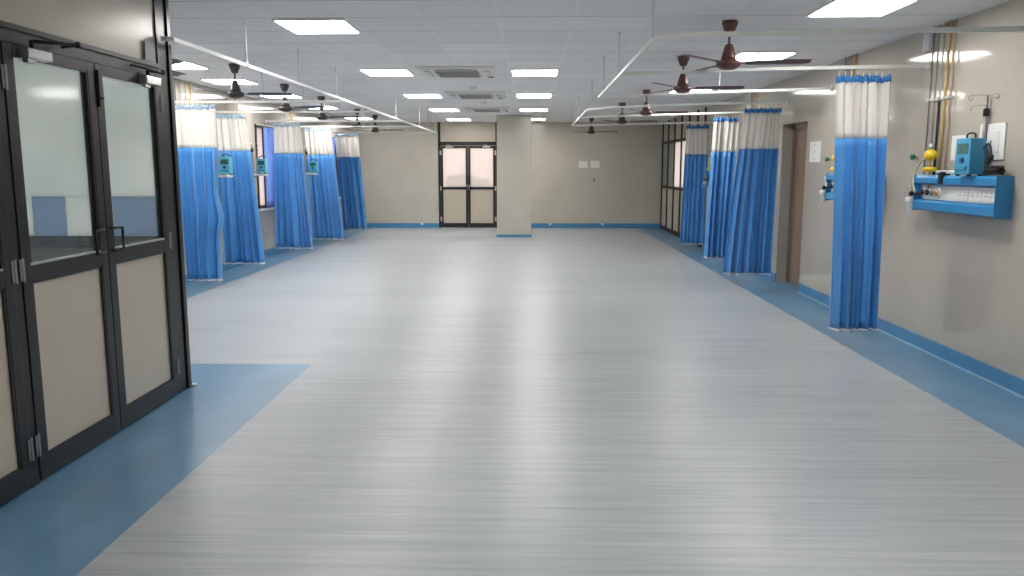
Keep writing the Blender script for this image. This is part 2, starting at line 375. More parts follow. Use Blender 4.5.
# ---------------------------------------------------------------- far double door
d = struct('door_2', label='black framed double door with frosted upper glass in the far wall', loc=(DX0, YB, 0))
W = DX1 - DX0
f = new()
box(f, 0, .06, -.03, .05, 0, CZ); box(f, W-.06, W, -.03, .05, 0, CZ); box(f, 0, W, -.03, .05, 2.19, 2.29)
obj('door_frame', f, M['black'], d)
f = new(); box(f, .06, W-.06, -.005, .03, 2.29, CZ, .003); obj('transom_panel', f, M['plaster'], d)
lw = (W-.12)/2
for i in range(2):
    x0 = .06 + i*lw; lf = bpy.data.objects.new('door_leaf', None); COL.objects.link(lf); lf.parent = d; lf.location = (x0, 0, 0)
    f = new(); s = .062
    box(f, .003, s, -.02, .03, .01, 2.185); box(f, lw-s, lw-.003, -.02, .03, .01, 2.185)
    box(f, s, lw-s, -.02, .03, 2.12, 2.185); box(f, s, lw-s, -.02, .03, 1.03, 1.10); box(f, s, lw-s, -.02, .03, .01, .13)
    obj('stile_frame', f, M['black'], lf)
    f = new(); box(f, s, lw-s, 0, .012, 1.10, 2.12); obj('glass_pane', f, M['milk_warm'], lf)
    f = new(); box(f, s, lw-s, 0, .012, .13, 1.03); obj('kick_panel', f, M['plaster'], lf)
    hx = lw-.03 if i == 0 else .03
    f = new(); tube(f, [(hx, -.02, 1.0), (hx, -.06, 1.0), (hx, -.06, 1.16), (hx, -.02, 1.16)], .008); obj('door_handle', f, M['steel'], lf)
    cx = .14 if i == 0 else lw-.34
    f = new(); box(f, cx, cx+.2, -.07, -.02, 2.135, 2.175, .005); tube(f, [(cx+.1, -.05, 2.18), (cx+.12, -.09, 2.2), (cx+.02, -.03, 2.22)], .007); obj('door_closer', f, M['steel'], lf)
    hx = 0 if i == 0 else lw
    f = new()
    for z in (.24, 1.06, 2.0): box(f, hx-.02, hx+.02, -.034, -.02, z-.06, z+.06)
    obj('hinge', f, M['steel'], lf)
f = new(); box(f, -2.42, -1.60, YB+1.0, YB+1.6, 0, 1.42, .16); box(f, -1.72, -1.22, YB+1.3, YB+1.8, 0, 1.30, .12)
struct('shapes_outside_far_door', f, M['outside_shape'])  # stand-in blocks for unidentified dark shapes behind the frosted door glass

# ---------------------------------------------------------------- far right glazed screen
d = struct('window_1', label='black framed glazed screen at the far end of the right wall', loc=(XR, SY0, 0))
Ls = YB - SY0; ys = [Ls-.03, Ls-.9, Ls-1.8, Ls-2.7, Ls-3.6, Ls-4.5, .03]
f = new()
for y in ys: box(f, -.03, .05, y-.03, y+.03, 0, CZ)
for z0, z1 in ((0, .1), (1.08, 1.15), (2.21, 2.28)): box(f, -.03, .05, 0, Ls, z0, z1)
obj('frame', f, M['dark_brown'], d)
for i in range(len(ys)-1):
    a, b = ys[i+1]+.03, ys[i]-.03
    f = new(); box(f, 0, .012, a, b, .1, 1.08); obj('lower_panel', f, M['plaster'], d)
    f = new(); box(f, 0, .012, a, b, 2.28, CZ); obj('upper_panel', f, M['plaster'], d)
    f = new(); box(f, 0, .012, a, b, 1.15, 2.21); obj('glass_pane', f, M['milk_dim'] if i < 2 else M['milk_white'], d)

# ---------------------------------------------------------------- left windows
def window(n, w, label):
    d = struct('window_%d' % n, label=label, loc=(XL, w[0], w[2])); Wd = w[1]-w[0]; H = w[3]-w[2]
    f = new()
    box(f, -.14, .02, 0, .05, 0, H); box(f, -.14, .02, Wd-.05, Wd, 0, H); box(f, -.14, .02, 0, Wd, H-.05, H); box(f, -.14, .02, 0, Wd, 0, .05)
    box(f, -.1, -.06, Wd/2-.025, Wd/2+.025, .05, H-.05); box(f, -.1, -.06, .05, Wd-.05, H*.46, H*.46+.03)
    obj('window_frame', f, M['dark_brown'], d)
    f = new(); box(f, -.085, -.078, .05, Wd-.05, .05, H-.05); obj('glass_pane', f, frosted('window_glass_%d' % n, (1.0, .92, .90), clear=.5, trans=.93), d)
    f = new(); box(f, -.02, .06, -.03, Wd+.03, -.04, 0, .005); obj('window_sill', f, M['white_plastic'], d)
window(2, W1, 'brown framed window on the left wall between curtains')
window(3, W2, 'bright window at the far end of the left wall')

def ribbon(z0, z1, nv, x0f, x1f, ampf, folds, seed, thick=.004, nu=120, yof=None):
    """gathered cloth: returns bmesh of a folded sheet between heights z0 and z1"""
    rnd = random.Random(seed); ph = [rnd.uniform(-.5, .5) for _ in range(folds*2+4)]; am = [rnd.uniform(.65, 1.25) for _ in range(folds*2+4)]
    bm = new(); rows = []
    for j in range(nv+1):
        z = z0 + (z1-z0)*j/nv; row = []
        for i in range(nu+1):
            u = i/nu; uw = u + .05*math.sin(2*PI*u+seed*1.3) + .022*math.sin(4*PI*u+seed*2.1) - .05*math.sin(seed*1.3) - .022*math.sin(seed*2.1); k = (uw+1)*folds; c = int(k*2) % len(am)
            fr = k*2 - int(k*2); a = am[c]*(1-fr) + am[(c+1) % len(am)]*fr; p = ph[c]*(1-fr) + ph[(c+1) % len(am)]*fr
            th = 2*PI*k + p*1.6 + .6*math.sin(z*1.7+seed)*math.sin(u*PI)
            w2 = math.sin(th*2.3 + seed*1.7 + z*.5)
            x = x0f(z) + (x1f(z)-x0f(z))*u + .010*math.sin(2*th)*a
            y = ampf(z)*(a*math.sin(th) + .22*w2) + .30*ampf(z)*math.sin(th*.31+seed+z*.8)
            if yof: y += yof(z, u)
            row.append(bm.verts.new((x, y, z)))
        rows.append(row)
    for a, b in zip(rows, rows[1:]):
        for i in range(nu):
            q = bm.faces.new((a[i], a[i+1], b[i+1], b[i])); q.smooth = True
    return bm
def solid(o, t=.004):
    md = o.modifiers.new('cloth thickness', 'SOLIDIFY'); md.thickness = t; md.offset = 0; return o

# window curtains (separate things hanging on their rod)
def window_curtain(y0, y1, label):
    t = thing('window_curtain', label, 'curtain', (XL+.06, y0, .88), 0)
    L = y1-y0
    bm = ribbon(.02, 1.44, 10, lambda z: 0, lambda z: L, lambda z: .022, 7, int(y0*10), nu=90)
    bmesh.ops.rotate(bm, verts=bm.verts, cent=(0,0,0), matrix=Matrix.Rotation(PI/2, 3, 'Z'))
    solid(obj('cloth', bm, pm('periwinkle_curtain', (.22, .36, .85), .6, var=.12, stretch=(1,1,.2)), t), .003)
    f = new(); tube(f, [(0, -.35, 1.47), (0, L+.05, 1.47)], .008)
    tube(f, [(0, -.3, 1.47), (-.06, -.3, 1.47)], .006); tube(f, [(0, L, 1.47), (-.06, L, 1.47)], .006); obj('curtain_rod', f, M['white_rail'], t)
window_curtain(14.42, 15.02, 'periwinkle blue curtain covering part of the left wall window')
window_curtain(19.0, 19.5, 'narrow blue window curtain at the far end of the left wall')

# ---------------------------------------------------------------- glazed partition in the left foreground
FD = .055                               # frame depth
d = struct('wall_partition', label='black framed glazed partition in the left foreground', loc=(PX, 0, 0))
f = new()
box(f, -FD, .0, 5.49, PY, 0, CZ, .003); box(f, -FD-.01, .012, PY-.045, PY+.005, 0, CZ, .003)
obj('corner_post', f, M['black'], d)
f = new(); box(f, -FD, 0, YF, 5.49, 2.20, 2.285); box(f, -FD, .012, YF, 5.49, 2.262, 2.29, .002); obj('transom_rail', f, M['black'], d)
f = new(); box(f, -FD+.01, -.012, YF, 5.49, 2.285, CZ); obj('transom_panel', f, M['plaster'], d)
f = new(); box(f, -FD, 0, 3.795, 3.855, 0, 2.2); box(f, -FD, 0, 2.06, 2.13, 0, 2.2); box(f, -FD, 0, YF, YF+.06, 0, 2.2); obj('mullion', f, M['black'], d)
f = new(); box(f, -FD+.01, -.01, YF+.06, 2.06, 0, 2.2); obj('solid_panel', f, M['plaster'], d)
# the return screen behind, running to the left wall
f = new()
for x in (-2.30, -1.62, -.06): box(f, x, x+.06, PY-.06, PY-.005, 0, CZ)
for z0, z1 in ((0, .1), (1.04, 1.12), (2.72, CZ)): box(f, XL-PX, 0, PY-.06, PY-.005, z0, z1)
obj('return_frame', f, M['black'], d)
f = new(); box(f, XL-PX, -.02, PY-.04, PY-.025, .1, 1.04); obj('return_panel', f, M['plaster'], d)
f = new(); box(f, XL-PX, -.06, PY-.04, PY-.03, 1.40, 2.72); box(f, -.80, -.46, PY-.04, PY-.03, 1.12, 1.40); box(f, XL-PX, -1.04, PY-.04, PY-.03, 1.12, 1.40); obj('return_glass', f, M['milk'], d)
f = new(); box(f, -1.04, -.80, PY-.04, PY-.03, 1.12, 1.40, 0); box(f, -.46, -.06, PY-.04, PY-.03, 1.12, 1.40, 0); obj('return_blue_behind', f, M['blue_behind'], d)  # tinted areas stand for blue things seen through the screen
f = new(); lathe(f, [(.02, 0), (.02, .02)], 12, (.02, 5.70, .0)); obj('floor_pivot', f, M['white_plastic'], d)
f = new(); box(f, .0, .004, 5.31, 5.45, 2.30, 2.42, .001); obj('notice', f, M['paper'], d)

def leaf(n, y0, y1, hinge_side, label, closer=True):
    """door leaf between y0 and y1; hinge_side -1 near, +1 far"""
    d = struct('door_%d' % n, label=label, loc=(PX, y0, 0)); w = y1-y0; s = .075; D = .045; x0, x1 = -FD+.012, .006
    f = new()
    box(f, x0, x1, .004, s, .012, 2.195, .003); box(f, x0, x1, w-s, w-.004, .012, 2.195, .003)
    box(f, x0, x1, s, w-s, 2.145, 2.195); box(f, x0, x1, s, w-s, 1.035, 1.115); box(f, x0, x1, s, w-s, .012, .125)
    obj('stile_frame', f, M['black'], d)
    f = new()
    for a, b in ((s, s+.012), (w-s-.012, w-s)): box(f, x1-.012, x1-.003, a, b, 1.115, 2.145); box(f, x1-.012, x1-.003, a, b, .125, 1.035)
    for a, b in ((2.133, 2.145), (.125, .137), (1.023, 1.035)): box(f, x1-.012, x1-.003, s, w-s, a, b)
    obj('glazing_bead', f, M['black'], d)
    f = new(); box(f, -.012, .004, s, w-s, 1.113, 1.127, .002); obj('sill_strip', f, M['steel'], d)
    f = new(); box(f, -.030, -.022, s, w-s, 1.115, 2.145); obj('glass_pane', f, M['glass'], d)
    f = new(); box(f, -.032, -.012, s, w-s, .125, 1.035); obj('kick_panel', f, M['plaster'], d)
    hy = .05 if hinge_side > 0 else w-.05
    f = new(); zz = (1.11, 1.245)
    hb = hy + (.10 if hinge_side > 0 else -.10); tube(f, [(x1, hy, zz[0]), (x1+.016, hy, zz[0]), (x1+.018, hb, zz[0]), (x1+.018, hb, zz[1]), (x1+.016, hy, zz[1]), (x1, hy, zz[1])], .009, 10); obj('door_handle', f, M['rubber'], d)
    yh = 0 if hinge_side < 0 else w
    for z in (.20, 1.10, 2.03):
        f = new(); box(f, x1, x1+.004, yh-.02, yh-.004, z-.055, z+.055); box(f, x1, x1+.004, yh+.004, yh+.02, z-.06, z+.06)
        tube(f, [(x1+.004, yh, z-.057), (x1+.004, yh, z+.057)], .004); obj('hinge', f, M['chrome_dull'], d)
    if closer:
        a = .12 if hinge_side < 0 else w-.30
        f = new(); box(f, x1, x1+.055, a, a+.2, 2.135, 2.185, .006)
        tube(f, [(x1+.055, a+.02, 2.16), (x1+.057, a+.02, 2.16)], .018); box(f, x1, x1+.03, a+.03, a+.10, 2.115, 2.14, .004)
        c = obj('door_closer', f, M['steel'], d)
        f = new(); pv = (x1+.03, a+.07, 2.19)
        tube(f, [pv, (pv[0], pv[1], 2.225)], .012)
        e = (x1+.18, a+.22, 2.225) if hinge_side < 0 else (x1+.07, a+.20, 2.225)
        tube(f, [(pv[0], pv[1], 2.222), e], .009); tube(f, [e, (.02, a+.36 if hinge_side < 0 else a-.12, 2.235)], .008); tube(f, [(e[0], e[1], 2.21), (e[0], e[1], 2.24)], .013)
        obj('closer_arm', f, M['rubber'], c)
    return d
leaf(3, 3.855, 4.67, -1, 'near leaf of the black glazed double door in the left foreground')
l4 = leaf(4, 4.67, 5.49, +1, 'far leaf of the black glazed double door beside the corner post')
leaf(5, 2.96, 3.795, +1, 'black glazed door leaf cut by the left edge of the picture', closer=False)
leaf(6, 2.13, 2.96, -1, 'black glazed door leaf just outside the picture', closer=False)
f = new(); box(f, .006, .02, .008, .03, 1.95, 2.16, .003); tube(f, [(.02, .018, 2.0), (.04, .018, 2.0)], .006); obj('tower_bolt', f, M['rubber'], l4)

# ---------------------------------------------------------------- ward curtains
CUR = 'blue and white ward curtains gathered beside the walls'
def curtain(y, tx, bx, label, seed, folds=8, amp=.055, header='blue_header', zt=2.40, dip=0, bulge=0):
    xc = (tx[0]+tx[1]+bx[0]+bx[1])/4
    t = thing('ward_curtain', label, 'curtain', (xc, y, 0), group=CUR)
    def lerp(a, b): return lambda z: (a-xc) + ((b-xc)-(a-xc))*min(1, max(0, (z-.12)/2.28))**1.15
    x0, x1 = lerp(bx[0], tx[0]), lerp(bx[1], tx[1])
    if bulge: x1b = x1; x1 = lambda z: x1b(z) + bulge*math.exp(-((z-.95)/.16)**2)
    am = lambda z: amp*(1.15 - .45*z/2.4)
    o = obj('blue_cloth', ribbon(.14, 1.86, 22, x0, x1, am, folds, seed), M['blue_cloth'], t); solid(o, .005)
    o = obj('white_mesh', ribbon(1.855, zt-.05, 10, x0, x1, am, folds, seed), M['mesh'], t); solid(o, .002)
    am0 = am
    bm = ribbon(zt-.055, zt, 2, x0, x1, lambda z: am(z)*1.02, folds, seed, nu=260, yof=lambda z, u: .011*math.sin(u*150+seed+3*math.sin(u*17)))
    for v in bm.verts: v.co.z += .007*math.sin(v.co.x*95+seed) + .004*math.sin(v.co.x*210)
    solid(obj('header_tape', bm, M[header], t), .006)
    bm = ribbon(.118, .142, 1, x0, x1, lambda z: am(z)*1.02, folds, seed); solid(obj('bottom_hem', bm, M['hem'], t), .007)
    n = 9
    for k in range(n):
        f = new(); x = x0(zt) + (x1(zt)-x0(zt))*(k+.5)/n; yy = 0
        tube(f, [(x, yy+.012, zt-.02), (x, yy, zt+.02), (x, yy, zt+.038), (x+.006, yy-.008, zt+.03)], .0035, 6); obj('hook', f, M['white_plastic'], t)
    return t
curtain(7.30, (2.67, 3.15), (2.76, 3.17), 'nearest gathered blue curtain with white mesh top on the right side', 3, 6, 0.05)
curtain(11.22, (2.90, 3.40), (2.69, 3.35), 'wide blue curtain with white mesh top just before the right doorway', 11, 7, 0.070)
curtain(13.30, (2.94, 3.36), (2.86, 3.24), 'blue curtain with white mesh top, third from the camera on the right', 5, 5, 0.050)
curtain(15.70, (2.96, 3.38), (2.90, 3.38), 'farthest blue curtain on the right, beside the far glazed screen', 8, 5, 0.050)
LH = 'pale_header'
curtain(10.42, (-4.66, -4.08), (-4.56, -4.12), 'nearest blue and white curtain on the left, next to the black corner post', 14, 5, 0.060, LH, bulge=.05)
curtain(12.28, (-4.78, -4.36), (-4.75, -4.17), 'blue and white curtain second from the camera on the left', 21, 5, 0.055, LH)
curtain(14.70, (-4.68, -4.20), (-4.74, -4.04), 'blue and white curtain on the left beyond the window', 25, 6, 0.055, LH)
curtain(16.62, (-4.68, -4.12), (-4.58, -3.91), 'blue and white curtain on the left, second from the far end', 31, 6, 0.055, LH)
curtain(19.40, (-4.74, -4.18), (-4.60, -4.02), 'farthest blue and white curtain on the left wall side', 37, 5, 0.055, LH)

# ---------------------------------------------------------------- curtain rails
RAILS = 'white curtain rails hung below the ceiling'
RW, RH = .022, .030
def rail(pts, label, rods=(), brackets=()):
    o0 = Vector(pts[0]); t = thing('curtain_rail', label, 'curtain rail', o0, group=RAILS)
    f = new(); rect_sweep(f, [Vector(p)-o0 for p in pts], RW, RH); obj('track', f, M['white_rail'], t)
    for x, y, z in rods:
        f = new(); q = Vector((x, y, 0))-Vector((o0.x, o0.y, 0))
        tube(f, [(q.x, q.y, z-o0.z), (q.x, q.y, CZ-o0.z)], .0065, 8); lathe(f, [(.02, CZ-o0.z-.008), (.02, CZ-o0.z)], 12, (q.x, q.y, 0)); lathe(f, [(.013, z-o0.z-.01), (.013, z-o0.z+.03)], 10, (q.x, q.y, 0))
        obj('hanger_rod', f, M['white_rail'], t)
    for x, y, z, s in brackets:
        f = new(); lathe(f, [(.035, 0), (.035, .008), (.02, .02)] if s > 0 else [(.02, -.02), (.035, -.008), (.035, 0)], 16, (x-o0.x, y-o0.y, z-o0.z), 'x'); obj('wall_bracket', f, M['white_rail'], t)
    return t
# left: a long rail and five cross rails
rx = lambda y: -2.42 + (y-5.7)/13.8*.13
rz_ = lambda y: 2.46 - (y-5.7)/13.8*.03
rods = [(rx(y), y, rz_(y)) for y in (6.9, 8.4, 9.9, 14.0, 16.7, 17.9)]
rail([(-2.506, 5.53, 2.463), (-2.47, 5.532, 2.463), (-2.438, 5.56, 2.463), (rx(9), 9, rz_(9)), (rx(13), 13, rz_(13)), (rx(19.35), 19.35, rz_(19.35))], 'long white curtain rail running down the left side', rods + [(rx(19.3), 19.3, rz_(19.3))])
for i, y in enumerate((10.42, 12.28, 14.70, 16.62, 19.40)):
    z = 2.44; x1 = rx(y)
    rail([(XL, y, z), (x1-.06, y, z), (x1-.012, y, z)], 'white cross rail holding the %s curtain of the left side' % ('nearest', 'second', 'third', 'fourth', 'farthest')[i],
         [(-3.45, y, z)] , [(XL, y, z, 1)])
def corner(cx, cy, z, x_in, y_in, r=.16, n=6):
    """rounded corner points at (cx,cy): enters along y side y_in and leaves along x side x_in"""
    out = []
    for k in range(n+1):
        a = k/n*PI/2
        out.append((cx + x_in*r*(1-math.sin(a)), cy + y_in*r*(1-math.cos(a)), z))
    return out
RX = .78; ZL, ZR = 2.42, 2.50
# bay nearest the camera: one bent rail (near arm, side, far arm)
pts = [(XR, 5.15, 2.445), (2.2, 5.15, 2.435)] + [(RX+.22, 5.22, 2.425)] + [(RX + .22*(1-math.sin(a)), 5.22 + .22*(1-math.cos(a)), ZL) for a in [k/7*PI/2 for k in range(1, 8)]] + [(RX, 7.4, ZL), (RX, 9.56, ZL), (RX+.01, 9.62, ZL), (RX+.05, 9.63, ZL), (2.1, 9.62, 2.475), (XR, 9.60, 2.51)]
rail(pts, 'white curtain rail bent round the nearest right bay', [(RX+.01, 5.46, ZL), (RX, 7.45, ZL), (RX, 9.0, ZL), (2.18, 9.62, 2.48)], [(XR, 5.15, 2.445, -1), (XR, 9.60, 2.51, -1)])
rail([(RX+.012, 7.30, 2.425), (2.1, 7.30, 2.462), (XR, 7.30, 2.485)], 'white cross rail carrying the nearest right curtain', [], [(XR, 7.30, 2.485, -1)])
# second bay loop
pts = [(XR, 11.2, 2.485), (2.1, 11.27, 2.465), (RX+.25, 11.42, 2.43)] + [(RX + .25*(1-math.sin(a)), 11.42 + .25*(1-math.cos(a)), ZL) for a in [k/6*PI/2 for k in range(1, 7)]] + [(RX, 14, ZL), (RX, 15.92, ZL), (RX+.01, 15.97, ZL), (RX+.05, 15.98, ZL), (2.1, 15.85, 2.445), (XR, 15.70, 2.465)]
rail(pts, 'white curtain rail bent round the far right bays', [(RX+.06, 11.55, ZL), (RX, 13.9, ZL), (RX, 15.9, ZL), (2.15, 11.27, 2.465), (1.6, 15.9, 2.436)], [(XR, 11.2, 2.485, -1), (XR, 15.7, 2.465, -1)])
rail([(RX+.012, 13.45, 2.425), (2.1, 13.36, 2.46), (XR, 13.30, 2.49)], 'white cross rail carrying the third right curtain', [], [(XR, 13.3, 2.49, -1)])

# ---------------------------------------------------------------- ceiling fans
def make_fan(mat, label):
    t = thing('ceiling_fan', label, 'ceiling fan', (0, 0, CZ), group='ceiling fans over the bays')
    f = new(); lathe(f, [(.030, -.105), (.036, -.10), (.062, -.035), (.066, -.012), (.060, 0)], 28); obj('canopy', f, mat, t)
    f = new(); tube(f, [(0, 0, -.22), (0, 0, -.06)], .0105, 12); obj('down_rod', f, mat, t)
    f = new(); lathe(f, [(.062, -.315), (.060, -.29), (.048, -.245), (.034, -.20), (.024, -.185)], 28); obj('rod_cover', f, mat, t)
    f = new(); lathe(f, [(.03, -.392), (.055, -.388), (.082, -.374), (.100, -.354), (.098, -.336), (.08, -.318), (.05, -.312)], 36); obj('motor', f, mat, t)
    f = new(); lathe(f, [(.100, -.350), (.1025, -.346), (.100, -.342)], 36); obj('trim_ring', f, mat, t)
    for k in range(3):
        bm = new(); secs = [(.14, .045, 0), (.20, .055, .0), (.30, .062, 0), (.42, .066, 0), (.56, .066, 0), (.635, .058, 0), (.652, .040, 0)]
        top, bot = [], []
        for r, hw, _ in secs:
            tw = math.radians(-9); cam_ = .006
            row = []
            for s in (-1, -.5, 0, .5, 1):
                y = s*hw; row.append((r, y*math.cos(tw), y*math.sin(tw) - .338 + cam_*(1-s*s)))
            top.append([bm.verts.new(p) for p in row]); bot.append([bm.verts.new((p[0], p[1], p[2]-.003)) for p in row])
        n = 5
        for a in range(len(secs)-1):
            for b in range(n-1):
                q = bm.faces.new((top[a][b], top[a+1][b], top[a+1][b+1], top[a][b+1])); q.smooth = True
                q = bm.faces.new((bot[a][b+1], bot[a+1][b+1], bot[a+1][b], bot[a][b])); q.smooth = True
            for b in (0, n-1): bm.faces.new((top[a][b], bot[a][b], bot[a+1][b], top[a+1][b]) if b == 0 else (top[a][b], top[a+1][b], bot[a+1][b], bot[a][b]))
        for a in (0, len(secs)-1):
            bm.faces.new(top[a] + bot[a][::-1])
        o = obj('blade', bm, mat, t); o.rotation_euler = (0, 0, 2*PI*k/3)
        g = new(); box(g, .085, .20, -.018, .018, -.3465, -.3415, .001); lathe(g, [(.006, -.35), (.006, -.338)], 8, (.155, 0, 0)); lathe(g, [(.006, -.35), (.006, -.338)], 8, (.185, 0, 0)); obj('blade_bracket', g, mat, o)
    return t
fb = make_fan(M['fan_brown'], ''); fdk = make_fan(M['fan_dark'], '')
first = {id(fb): True, id(fdk): True}
def place_fan(src, x, y, ang, label):
    o = src if first[id(src)] else copy_tree(src)
    first[id(src)] = False
    o.location = (x, y, CZ); o.rotation_euler = (0, 0, math.radians(ang)); o['label'] = label
rl = ['large maroon ceiling fan nearest the camera on the right side', 'maroon ceiling fan second from the camera on the right', 'maroon ceiling fan third from the camera on the right',
      'maroon ceiling fan fourth from the camera on the right', 'farthest ceiling fan on the right, seen against the far wall']
for (x, y, a), l in zip(((1.63, 6.9, -12), (1.64, 9.0, -6), (1.78, 12.81, 2), (1.68, 15.33, -12), (1.42, 19.6, 3)), rl): place_fan(fb, x, y, a, l)
ll = ['dark ceiling fan nearest the camera among the fans in full view on the left', 'second dark ceiling fan along the long left rail', 'third dark ceiling fan along the long left rail',
      'fourth dark ceiling fan along the long left rail', 'farthest dark ceiling fan on the left', 'dark ceiling fan mostly hidden behind the black corner post']
for (x, y, a), l in zip(((-3.48, 9.54, 6), (-3.58, 11.78, -18), (-3.58, 13.82, 8), (-3.60, 16.73, 10), (-3.60, 18.62, -4), (-3.38, 7.0, -38)), ll): place_fan(fdk, x, y, a, l)

# ---------------------------------------------------------------- ceiling cassettes and detectors
def cassette(x, y, label):
    t = thing('air_conditioner', label, 'air conditioner', (x, y, CZ), group='ceiling cassette air conditioners')
    f = new(); h = .475
    bmv = []
    prof = [(h, 0), (h, -.012), (h-.03, -.032), (.36, -.036)]
    rings = []
    for r, z in prof: rings.append([f.verts.new((sx*r, sy*r, z)) for sx, sy in ((-1,-1),(1,-1),(1,1),(-1,1))])
    for a, b in zip(rings, rings[1:]):
        for k in range(4): f.faces.new((a[k], a[(k+1)%4], b[(k+1)%4], b[k]))
    f.faces.new(rings[0]); f.faces.new(rings[-1][::-1]); obj('panel', f, M['ac_white'], t)
    f = new(); box(f, -.25, .25, -.25, .25, -.046, -.036)
    obj('intake_backing', f, M['ac_grey'], t)
    f = new()
    for k in range(13): yy = -.24 + k*.04; box(f, -.25, .25, yy-.004, yy+.004, -.054, -.046)
    for xx in (-.25, .25): box(f, xx-.012, xx+.012, -.262, .262, -.054, -.036)
    for yy in (-.25, .25): box(f, -.262, .262, yy-.012, yy+.012, -.054, -.036)
    obj('intake_grille', f, pm('grille_plastic', (.42, .42, .41), .5), t)
    for k in range(4):
        f = new(); box(f, -.25, .25, -.395, -.335, -.0385, -.030); o = obj('air_outlet', f, M['ac_grey'], t); o.rotation_euler = (0, 0, k*PI/2)
        g = new(); box(g, -.245, .245, -.385, -.338, -.048, -.040, .003); obj('louvre', g, M['ac_white'], o)
    f = new(); box(f, .34, .42, .34, .42, -.042, -.034, .003); obj('receiver', f, M['rubber'], t)
for i, (y, l) in enumerate(((10.25, 'nearest white ceiling cassette air conditioner with grey grille'), (13.45, 'middle white ceiling cassette air conditioner'), (16.65, 'farthest white ceiling cassette air conditioner before the column'))):
    cassette(-.92, y, l)
for x, y, l in ((-.88, 12.2, 'small round white detector between the first two air conditioners'), (-.89, 14.85, 'small round white detector between the middle and far air conditioners')):
    t = thing('smoke_detector', l, 'smoke detector', (x, y, CZ), group='round ceiling detectors')
    f = new(); lathe(f, [(.055, 0), (.055, -.012), (.04, -.03)], 24); obj('base', f, M['white_plastic'], t)
    f = new(); lathe(f, [(.036, -.03), (.03, -.045), (.012, -.052)], 24); obj('sensor_cap', f, M['white_plastic'], t)

# ---------------------------------------------------------------- bedhead service panels
def bed_panel(x, yc, side, label, L=1.22, z=1.24):
    """side +1: mounted on the right wall, -1: on the left wall"""
    t = thing('bedhead_panel', label, 'service panel', (x, yc, z), PI if side > 0 else 0, 'blue bedhead service panels')
    prof = [(0, 0), (.09, 0), (.125, .012), (.125, .072), (.112, .085), (.075, .09), (.075, .218), (.10, .223), (.125, .235), (.125, .278), (.11, .30), (0, .30)]
    f = new(); A = [f.verts.new((px, -L/2, pz)) for px, pz in prof]; B = [f.verts.new((px, L/2, pz)) for px, pz in prof]
    for k in range(len(prof)): f.faces.new((A[k], A[(k+1) % len(prof)], B[(k+1) % len(prof)], B[k]))
    f.faces.new(A); f.faces.new(B[::-1]); obj('housing', f, M['panel_blue'], t)
    f = new(); box(f, 0, .128, -L/2-.006, -L/2, -.004, .302, .002); obj('end_cap', f, M['panel_blue'], t)
    f = new(); box(f, 0, .128, L/2, L/2+.006, -.004, .302, .002); obj('end_cap', f, M['panel_blue'], t)
    f = new(); box(f, .075, .081, -L/2+.05, L/2-.05, .095, .213, .002); obj('socket_strip', f, M['white_plastic'], t)
    far = -1 if side > 0 else 1                       # local y direction that points away from the camera
    for k in range(3):
        yy = far*(-L/2 + .15 + k*.18)
        f = new(); box(f, .081, .087, yy-.078, yy+.078, .108, .202, .003); p = obj('socket_plate', f, M['white_plastic'], t)
        g = new()
        for q in (-.035, .035):
            for dy, dz in ((0, .018), (-.012, -.008), (.012, -.008)): lathe(g, [(.0045, .086), (.0045, .0885)], 8, (0, yy+q+dy, .155+dz), 'x')
        obj('socket_hole', g, M['grey_slat'], p)
    cols = [M['rubber'], M['rubber'], M['chrome_dull'], M['brass']]
    for k in range(4):
        yy = far*(L/2 - .10 - k*.085)
        f = new(); lathe(f, [(.038, .081), (.038, .092), (.030, .096)], 20, (0, yy, .155), 'x'); p = obj('gas_outlet', f, M['white_plastic'], t)
        g = new(); lathe(g, [(.026, .095), (.026, .110), (.014, .118)], 16, (0, yy, .155), 'x'); obj('valve', g, cols[k], p)
    return t
XW = XR
SG = 'oxygen and suction fittings on the service panels'
